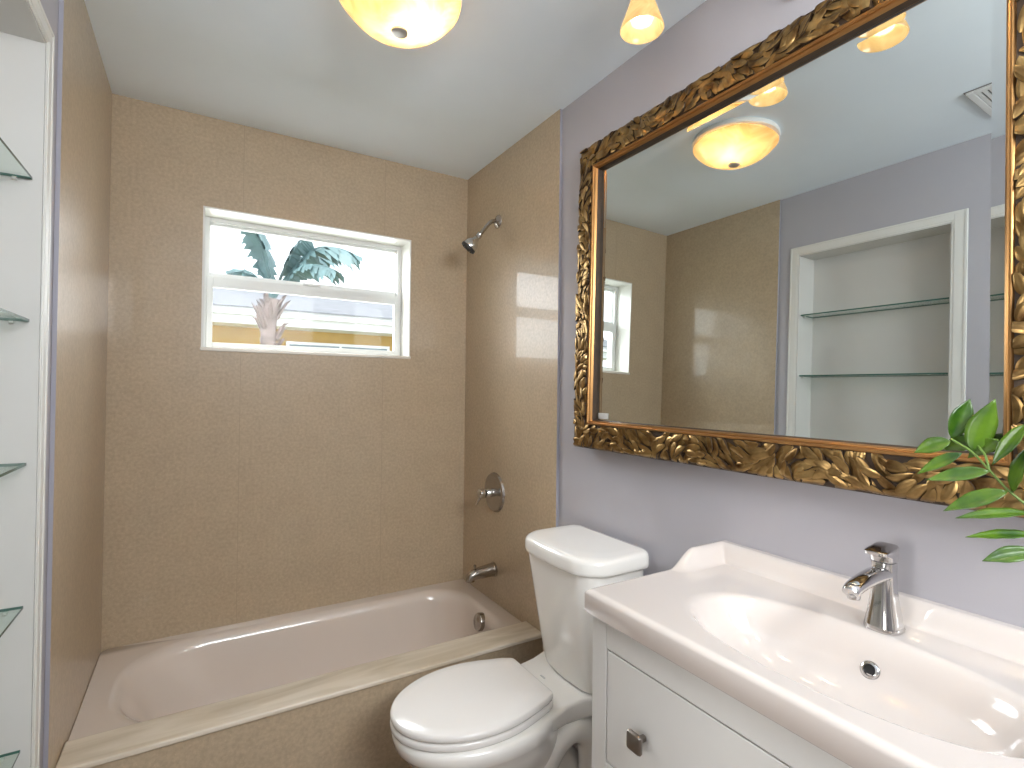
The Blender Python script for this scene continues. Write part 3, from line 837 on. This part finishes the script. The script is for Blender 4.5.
def carve_leaf(bm, cy, cz, ang, ln, wd, lift, bend, cup, mat, tilt):
    nu, nv = 9, 8
    grid = []
    for i in range(nu+1):
        u = i/nu; row = []
        hw = wd*0.5*max(0.02, 1.42*(u+0.02)**0.55*(1.0-u)**0.62)
        a = ang+bend*(u-0.5)
        # centre line follows an arc
        s = (u-0.5)*ln
        px = cy+math.cos(ang)*s - math.sin(ang)*bend*s*s/ln*0.9
        pz = cz+math.sin(ang)*s + math.cos(ang)*bend*s*s/ln*0.9
        for j in range(nv+1):
            v = -1+2*j/nv
            y = px-math.sin(a)*v*hw; z = pz+math.cos(a)*v*hw
            y, z = clampband(y, z)
            r = to_r(y, z)
            dome = (1-v*v)*0.20*hw*cup + 0.34*hw*v*tilt - 0.10*hw*math.exp(-((v-0.1*tilt)/0.13)**2)
            d = base_d(r)+lift+dome+0.0052*u*u+0.0015*math.sin(PI*u)
            # round the outside edge of the moulding
            d -= 0.010*max(0, 1-r/0.014)**2
            row.append(bm.verts.new((-d, y, z)))
        grid.append(row)
    for i in range(nu):
        for j in range(nv):
            try:
                f = bm.faces.new((grid[i][j], grid[i+1][j], grid[i+1][j+1], grid[i][j+1])); f.material_index = mat
            except ValueError: pass
    # skirt down to the ground of the carving, in the dark patina
    bd = [grid[i][0] for i in range(nu+1)]+[grid[nu][j] for j in range(1, nv+1)]+[grid[i][nv] for i in range(nu-1, -1, -1)]+[grid[0][j] for j in range(nv-1, 0, -1)]
    lowv = []
    for v in bd:
        r = to_r(v.co.y, v.co.z); lowv.append(bm.verts.new((-(base_d(r)-0.004), v.co.y, v.co.z)))
    for i in range(len(bd)):
        k = (i+1) % len(bd)
        try: bm.faces.new((bd[i], bd[k], lowv[k], lowv[i])).material_index = 0
        except ValueError: pass
rnd = random.Random(21)
spots = []
tries = 0
while tries < 26000:
    tries += 1
    side = rnd.random()
    y = rnd.uniform(-HY, HY); z = rnd.uniform(-HZ, HZ)
    r = to_r(y, z)
    if r < 0.006 or r > FWD-0.008: continue
    if all((y-a)**2+(z-b)**2 > 0.0152**2 for a, b in spots): spots.append((y, z))
for (y, z) in spots:
    horizontal = (HZ-abs(z)) < (HY-abs(y))
    along = 0.0 if horizontal else PI/2
    r = to_r(y, z)
    t = (y if horizontal else z)
    swirl = 1.0*math.sin(t*19+ (1.3 if horizontal else 0.2)) + (r/FWD-0.5)*1.5
    ang = along+swirl*0.95+rnd.uniform(-0.5, 0.5)+(PI if rnd.random() < 0.35 else 0)
    carve_leaf(bm, y, z, ang, rnd.uniform(0.040, 0.054), rnd.uniform(0.026, 0.034), rnd.uniform(-0.002, 0.0095), rnd.uniform(-0.7, 0.7), rnd.uniform(0.7, 1.3), 1, rnd.choice((-1, 1))*rnd.uniform(0.3, 0.8))
fr = obj('frame', bm, [M['dark'], M['gold']], mir, smooth=60)
bm = bmesh.new()
lipp = [(FWD-0.002, 0.0265), (FWD-0.001, 0.0315), (FWD+0.002, 0.0335), (FWD+0.0045, 0.0325), (FWD+0.006, 0.0285), (FWD+0.0065, 0.0265), (FWD+0.0085, 0.0275), (FWD+0.0115, 0.0250), (FWD+0.0125, 0.0205), (FWD+0.014, 0.0175), (FWD+0.0165, 0.0060), (FWD+0.0168, 0.0016)]
vr = loft(bm, [rect_ring(r, d) for (r, d) in lipp], False, False, 0)
for f in bm.faces:
    c = f.calc_center_median()
    if c.x > -0.014: f.material_index = 1
obj('inner_lip', bm, [M['lip'], M['dark']], mir, smooth=50)
bm = bmesh.new()     # bevelled mirror glass
r0 = FWD+0.0165; bw = 0.021
ri = [bm.verts.new(p) for p in rect_ring(r0+bw, 0.0)]
ro = [bm.verts.new(p) for p in rect_ring(r0, 0.0012)]
bm.faces.new(ri)
for i in range(4): bm.faces.new((ri[i], ri[(i+1) % 4], ro[(i+1) % 4], ro[i]))
obj('mirror_glass', bm, M['mirror'], mir)
o = obj('backing', boxbm(0.002, 0.0065, -HY+0.01, HY-0.01, -HZ+0.01, HZ-0.01), M['dark'], mir)
bm = boxbm(-0.0028, -0.0009, HY-r0-0.060, HY-r0-0.012, -HZ+r0+0.004, -HZ+r0+0.024)
o = obj('sticker', bm, M['white_paint'], mir, bevel=0.0008); o['label'] = 'small white sticker in the lower left corner of the glass'

# ------------------------------------------------------------------ ceiling light
CO = (0.775, -1.075, H)
cl = thing('ceiling_light', CO, 'round alabaster bowl light with finial on the ceiling', 'ceiling light')
bm = bmesh.new()
lathe(bm, [(0.0, -0.001), (0.172, -0.001), (0.175, -0.008), (0.172, -0.018), (0.150, -0.024), (0.0, -0.024)], (0, 0, 0), (0, 0, 1), 56)
obj('base', bm, M['white_paint'], cl, smooth=40)
def wav(th, r, h): return 0.018*math.cos(3*th+0.7)*sstep(0.06, 0.16, r)+0.008*math.cos(5*th)*sstep(0.06, 0.16, r)
bm = bmesh.new()
prof_o = [(0.158, -0.020), (0.166, -0.026), (0.170, -0.030), (0.168, -0.036), (0.160, -0.044), (0.146, -0.060), (0.122, -0.080), (0.092, -0.096), (0.056, -0.107), (0.018, -0.111), (0.004, -0.111)]
lathe(bm, prof_o, (0, 0, 0), (0, 0, 1), 72, wob=wav)
obj('bowl', bm, M['alabaster'], cl, smooth=60)
bm = bmesh.new()
lathe(bm, [(0.0, -0.100), (0.020, -0.109), (0.0235, -0.112), (0.0235, -0.117), (0.020, -0.1195), (0.012, -0.121), (0.0, -0.1212)], (0, 0, 0), (0, 0, 1), 28)
M['satin'] = principled('satin_nickel', (0.62, 0.62, 0.61), 0.38, metal=0.8, noise_scale=15, noise_amt=0.03)
o = obj('finial', bm, M['satin'], cl, smooth=40); o['label'] = 'nickel finial'
for (bx, by) in ((0.045, -0.02),):
    bm = bmesh.new()
    lathe(bm, [(0.0, 0.024), (0.012, 0.021), (0.021, 0.012), (0.024, 0.0), (0.021, -0.012), (0.012, -0.021), (0.0, -0.024)], (bx, by, -0.062), (0, 0, 1), 20)
    obj('bulb', bm, M['bulb2'], cl, smooth=180)

# ------------------------------------------------------------------ vanity light
LX, LZ = 1.25, 2.235
LYS = (-1.535, -1.845, -2.155)
vlo = (XR, -1.845, 2.33)
vl = thing('vanity_light', vlo, 'three shade brass wall light above the gilt mirror', 'wall light')
bm = bmesh.new()
loft(bm, [[Vector((x, p.x, p.y)) for p in rrect(-a, a, -b, b, b*0.95, 0, 8)] for (x, a, b) in ((-0.0005, 0.11, 0.055), (-0.010, 0.11, 0.055), (-0.018, 0.10, 0.046), (-0.024, 0.06, 0.028))])
M['brass'] = principled('antique_brass', (0.38, 0.26, 0.12), 0.3, metal=1.0, noise_scale=20, noise_amt=0.15)
obj('backplate', bm, M['brass'], vl, smooth=40)
bm = bmesh.new()
tube(bm, [(-0.016, 0, 0), (-0.09, 0, 0.02), (-0.14, 0, 0.052)], 0.010, 14)
obj('bracket', bm, M['brass'], vl, smooth=50)
bm = bmesh.new()
tube(bm, [(-0.145, -0.322, 0.055), (-0.145, -0.315, 0.055), (-0.145, 0.315, 0.055), (-0.145, 0.322, 0.055)], [0.004, 0.009, 0.009, 0.004], 14)
obj('bar', bm, M['brass'], vl, smooth=50)
first_shade = None
for k, ly in enumerate(LYS):
    dx, dy = LX-vlo[0], ly-vlo[1]
    bm = bmesh.new()
    tube(bm, smooth_path([(-0.145, dy, 0.055), (-0.20, dy, 0.068), (dx-0.004, dy, 0.066), (dx, dy, 0.048), (dx, dy, 0.032)], 5), 0.007, 12)
    lathe(bm, [(0.0, 0.046), (0.016, 0.044), (0.022, 0.030), (0.024, 0.012), (0.022, 0.006)], (dx, dy, 0.0), (0, 0, 1), 24)
    arm = obj('arm', bm, M['brass'], vl, smooth=50)
    bm = bmesh.new()
    po = [(0.016, 0.014), (0.0205, 0.006), (0.0265, -0.012), (0.034, -0.034), (0.0425, -0.058), (0.0500, -0.079), (0.0545, -0.093), (0.0525, -0.096), (0.0505, -0.093), (0.0465, -0.079), (0.0390, -0.058), (0.0305, -0.034), (0.0230, -0.012), (0.0165, 0.004)]
    lathe(bm, po, (dx, dy, 0.0), (0, 0, 1), 40)
    sd = obj('shade', bm, M['shade'], arm, smooth=60)
    bm = bmesh.new()
    lathe(bm, [(0.0, 0.004), (0.009, 0.002), (0.011, -0.008), (0.0165, -0.022), (0.0215, -0.040), (0.0225, -0.050), (0.018, -0.060), (0.009, -0.065), (0.0, -0.066)], (dx, dy, 0.0), (0, 0, 1), 24)
    obj('bulb', bm, M['bulb'], arm, smooth=180)

# ------------------------------------------------------------------ ceiling vent
vo = (0.275, -1.868, H)
ve = thing('ceiling_vent', vo, 'white slotted vent grille in the ceiling seen in the mirror', 'vent')
bm = bmesh.new()
hx = 0.13
box(bm, -hx, hx, -hx, -hx+0.022, -0.010, -0.0005); box(bm, -hx, hx, hx-0.022, hx, -0.010, -0.0005)
box(bm, -hx, -hx+0.022, -hx+0.022, hx-0.022, -0.010, -0.0005); box(bm, hx-0.022, hx, -hx+0.022, hx-0.022, -0.010, -0.0005)
obj('frame', bm, M['vent'], ve, bevel=0.002)
bm = bmesh.new()
for k in range(13):
    y = -hx+0.030+k*(2*hx-0.06)/12
    box(bm, -hx+0.022, hx-0.022, y-0.0055, y+0.0055, -0.009, -0.004)
obj('louvre', bm, M['vent'], ve)
obj('backing', boxbm(-hx-0.004, hx+0.004, -hx-0.004, hx+0.004, -0.003, -0.0003), M['ventgap'], ve)

# ------------------------------------------------------------------ glass shelves in the niche
first = None
names = ('glass shelf in the white niche, topmost of the five', 'glass shelf in the white niche, second of the five from the top', 'glass shelf in the white niche, middle one of the five',
         'glass shelf in the white niche, second of the five from the bottom', 'glass shelf in the white niche, lowest of the five')
for k, z in enumerate((1.787, 1.466, 1.143, 0.823, 0.503)):
    if first is None:
        s = bpy.data.objects.new('glass_shelf', None); COL.objects.link(s)
        y0, y1 = CY1+0.006, CY0-0.006; xa, xb_ = XB+0.005, XL-0.017
        bm = bmesh.new(); box(bm, xa, xb_, y0, y1, 0, 0.006)
        for f in bm.faces:
            if abs(f.calc_center_median().z-0.003) < 0.001: f.material_index = 1
        place(obj('pane', bm, [M['shelf'], M['shelf_edge']], s), (xa, (y0+y1)/2, 0))
        for yy in (y0-0.0015, y1-0.0085):
            bm = bmesh.new(); box(bm, xa+0.085, xa+0.093, yy, yy+0.010, -0.006, -0.0003)
            place(obj('shelf_pin', bm, M['white_paint'], s, bevel=0.001), (xa, (y0+y1)/2, 0))
        first = s
    else: s = copy_tree(first)
    s.location = (XB+0.005, (CY0+CY1)/2, z)
    tag(s, names[k], 'shelf', 'glass shelves in the niche')

# ------------------------------------------------------------------ potted plant on the right end of the washbasin
PO = (1.385, -2.325, ZS)
pl = thing('potted_plant', (PO[0], PO[1], ZS+0.001), 'leafy green plant leaning in from the right in front of the gilt mirror', 'plant')
bm = bmesh.new()
lathe(bm, [(0.0, 0.0), (0.034, 0.0), (0.040, 0.004), (0.050, 0.030), (0.052, 0.055), (0.042, 0.085), (0.026, 0.105), (0.024, 0.118), (0.028, 0.126), (0.025, 0.126), (0.020, 0.116), (0.022, 0.10), (0.0, 0.09)], (0, 0, 0), (0, 0, 1), 36)
obj('vase', bm, M['vase'], pl, smooth=50)
LEAVES = [
    # stalk end, tip (metres from the foot of the vase), blade width, arch
    ((0.0150, 0.2114, 0.3696), (0.0350, 0.1926, 0.4361), 0.0304, 0.3),
    ((0.0150, 0.1823, 0.3492), (0.0250, 0.1577, 0.4368), 0.0375, -0.2),
    ((0.0150, 0.2114, 0.3646), (-0.0000, 0.2586, 0.3399), 0.0259, 0.2),
    ((0.0300, 0.1844, 0.3681), (0.0350, 0.2279, 0.3466), 0.0289, 0.3),
    ((-0.0100, 0.1885, 0.3482), (-0.0350, 0.2407, 0.3083), 0.0183, 0.15),
    ((-0.0150, 0.1521, 0.3244), (-0.0500, 0.2225, 0.3022), 0.0209, 0.1),
    ((-0.0250, 0.1283, 0.2982), (-0.0600, 0.1962, 0.2578), 0.0233, 0.15),
    ((-0.0300, 0.1028, 0.2709), (-0.0750, 0.1759, 0.2529), 0.0135, 0.12),
    ((-0.0350, 0.0952, 0.2412), (-0.0750, 0.1637, 0.2268), 0.0119, 0.1),
    ((-0.0450, 0.0928, 0.2189), (-0.0850, 0.1406, 0.1986), 0.0218, 0.3),
    ((-0.0250, 0.1085, 0.4008), (-0.0350, 0.1440, 0.3361), 0.0196, 0.1),
    ((-0.0200, 0.1252, 0.2953), (-0.0350, 0.1017, 0.3708), 0.0164, 0.2),
    ((0.0250, 0.1540, 0.3710), (0.0350, 0.1950, 0.3366), 0.0247, 0.3),
    ((-0.0150, 0.0959, 0.3337), (-0.0250, 0.0583, 0.3956), 0.0258, 0.2),
    ((-0.0250, 0.0883, 0.2921), (-0.0550, 0.0383, 0.3179), 0.0223, 0.2),
]
bm = bmesh.new()
FACE = Vector((0.96, 0.26, -0.09)).normalized()       # the blades turn their faces into the room
for (b_, t_, wid, curl) in LEAVES:
    A = Vector(b_); B = Vector(t_)
    axis = B-A; ln = axis.length
    view = FACE
    side = axis.cross(view).normalized()
    nrm = side.cross(axis).normalized()
    if nrm.z < 0: nrm = -nrm
    side2 = (side+nrm*(0.45 if wid > 0.0175 else 1.3)).normalized()     # leaf blade turned away from the viewer
    real = wid/max(0.3, abs(side2.dot(side)))
    nrm2 = axis.cross(side2).normalized()
    if nrm2.z < 0: nrm2 = -nrm2
    nu, nv = 12, 6; gr = []
    for i in range(nu+1):
        u = i/nu; row = []
        hw = real*0.5*max(0.02, (math.sin(PI*u**0.85))**0.85)*(1.0 if u < 0.6 else 1-0.25*(u-0.6)/0.4)
        c = A+axis*u+Vector((0, 0, 1))*ln*0.10*curl*4*(u*(1-u))
        for j in range(nv+1):
            v = -1+2*j/nv
            row.append(bm.verts.new(c+side2*hw*v+nrm2*hw*(0.35*abs(v)-0.06*math.sin(u*22)*abs(v))))
        gr.append(row)
    for i in range(nu):
        for j in range(nv): bm.faces.new((gr[i][j], gr[i+1][j], gr[i+1][j+1], gr[i][j+1]))
fo = obj('foliage', bm, M['leaf'], pl, smooth=80)
fo.data.transform(Matrix.Translation((0, 0, -0.001)))
so = fo.modifiers.new('solid', 'SOLIDIFY'); so.thickness = 0.0006
bm = bmesh.new()
base = Vector((0, 0, 0.10))
fork = Vector((-0.0200, 0.1053, 0.2756))
main = smooth_path([base, base*0.5+fork*0.5+Vector((0, 0.0, 0.02)), fork], 5)
tube(bm, main, 0.0028, 8)
for (pts) in ([fork, Vector((-0.0200, 0.1297, 0.2980)), Vector((-0.0100, 0.1548, 0.3242)), Vector((0.0100, 0.1820, 0.3485)), Vector((0.0150, 0.2114, 0.3670))], [fork, Vector((-0.0350, 0.0952, 0.2417))], [fork, Vector((-0.0430, 0.0933, 0.2174))], [fork, Vector((-0.0200, 0.0894, 0.3195)), Vector((-0.0150, 0.0959, 0.3327)), Vector((-0.0250, 0.1085, 0.3998))], [fork, Vector((-0.0250, 0.0883, 0.2911))],
              [Vector((-0.0100, 0.1548, 0.3242)), Vector((0.0050, 0.1641, 0.3459)), Vector((0.0290, 0.1840, 0.3672)), Vector((0.0250, 0.1540, 0.3700))]):
    tube(bm, smooth_path(pts, 4), 0.0018, 8)
obj('stem', bm, M['stem'], pl, smooth=60)

# ------------------------------------------------------------------ outside: neighbouring house, palm, ground
o = obj('ground', boxbm(-14, 22, 0.2, 30, -0.45, -0.35), M['ground'], kind='structure'); tag(o, 'sunlit yard outside the window', 'ground')
HO = (2.0, 6.5, -0.35)
ho = thing('house', HO, 'yellow neighbouring house with grey shingle roof seen through the window', 'house')
place(obj('wall', boxbm(-5, 12, 6.8, 12, -0.35, 2.42), M['house'], ho), HO)
bm = bmesh.new()
box(bm, -5.4, 12.4, 6.28, 6.32, 2.27, 2.50); box(bm, -5.4, 12.4, 6.30, 6.82, 2.27, 2.30)
place(obj('fascia', bm, M['fascia'], ho), HO)
bm = bmesh.new()
for k in range(2): box(bm, -5.4, 12.4, 6.18+0.02*k, 6.28, 2.40+0.06*k, 2.45+0.06*k)
place(obj('gutter', bm, M['fascia'], ho), HO)
bm = bmesh.new()
a, b = 6.16, 9.6; za, zb = 2.52, 3.62
loft(bm, [[Vector((x, a, za)), Vector((x, b, zb)), Vector((x, 2*b-a, za)), Vector((x, 2*b-a, za-0.06)), Vector((x, b, zb-0.08)), Vector((x, a, za-0.02))] for x in (-5.6, 12.6)])
place(obj('roof', bm, M['shingle'], ho), HO)
for (xa, xb_) in ((1.52, 3.26),):
    bm = bmesh.new()
    box(bm, xa, xb_, 6.74, 6.80, 1.0, 2.08)
    w_ = place(obj('window', bm, M['fascia'], ho), HO)
    bm = bmesh.new()
    for k in range(2): box(bm, xa+0.05+k*0.84, xa+0.85+k*0.84, 6.73, 6.745, 1.06, 2.03)
    place(obj('pane', bm, M['darkglass'], w_), HO)

PT = (0.93, 3.5, -0.35)
pa = thing('palm_tree', PT, 'pale fan leaved palm with shaggy trunk outside the window', 'palm')
bm = bmesh.new()
rp = random.Random(5)
tube(bm, smooth_path([(0, 0, 0), (0.02, 0, 1.2), (-0.01, 0, 2.2), (0.03, 0, 2.6)], 6), [0.10-0.002*i for i in range(19)], 14)
for k in range(46):      # fibres and old leaf bases
    a = rp.uniform(0, 2*PI); z = rp.uniform(1.5, 2.55); r = 0.07
    p = Vector((r*math.cos(a), r*math.sin(a), z)); out = Vector((math.cos(a), math.sin(a), 0))
    L_ = rp.uniform(0.10, 0.24)
    tube(bm, [p, p+out*L_*0.35+Vector((0, 0, L_*0.7)), p+out*L_*(0.55)+Vector((0, 0, L_*rp.uniform(0.7, 1.1)))], [0.022, 0.016, 0.004], 6)
place(obj('trunk', bm, M['palmtrunk'], pa, smooth=60), (0, 0, 0))
def frond(tip, lift, width, n_cut, seed):
    rr = random.Random(seed); bm = bmesh.new()
    A = Vector((0.02, 0, 2.58)); B = Vector(tip)
    mid = (A+B)/2+Vector((0, 0, lift))
    rach = smooth_path([A, A*0.55+mid*0.45+Vector((0, 0, lift*0.2)), mid, mid*0.45+B*0.55+Vector((0, 0, lift*0.15)), B], 6)
    tube(bm, rach, [0.018-0.014*i/(len(rach)-1) for i in range(len(rach))], 6)
    m = len(rach)
    for i in range(m//4, m-1):
        for s in (1, -1):
            if rr.random() < 0.12: continue
            p = rach[i]; d = (rach[i+1]-rach[i]).normalized()
            up_ = Vector((0, 0, 1)); sd = d.cross(up_).normalized()*s
            t = (i-m//4)/(m-1-m//4)
            Lf = width*(0.55+0.45*math.sin(PI*min(1, t*0.9+0.12)))*rr.uniform(0.8, 1.1)
            q = p+sd*Lf*0.55+d*Lf*0.55+Vector((0, 0, -Lf*rr.uniform(0.35, 0.75)))
            wv = d*0.05*rr.uniform(0.8, 1.3)
            md = (p+q)/2+Vector((0, 0, Lf*0.12))
            vs = [bm.verts.new(x) for x in (p-wv*0.7, p+wv*0.7, md+wv, q, md-wv)]
            bm.faces.new(vs)
    o = obj('frond', bm, M['palmleaf'], pa)
    return o
for k, (tip, lift, wd) in enumerate((((0.80, -0.3, 3.12), 0.30, 0.34), ((0.72, 0.5, 3.25), 0.25, 0.36), ((-0.20, -0.1, 3.30), 0.15, 0.30), ((-0.10, 0.2, 3.34), 0.10, 0.30), ((0.35, -0.2, 3.32), 0.12, 0.34), ((-0.34, 0.1, 2.88), 0.12, 0.16), ((0.55, -0.5, 2.88), 0.2, 0.28))):
    frond(tip, lift, wd, 0, k)
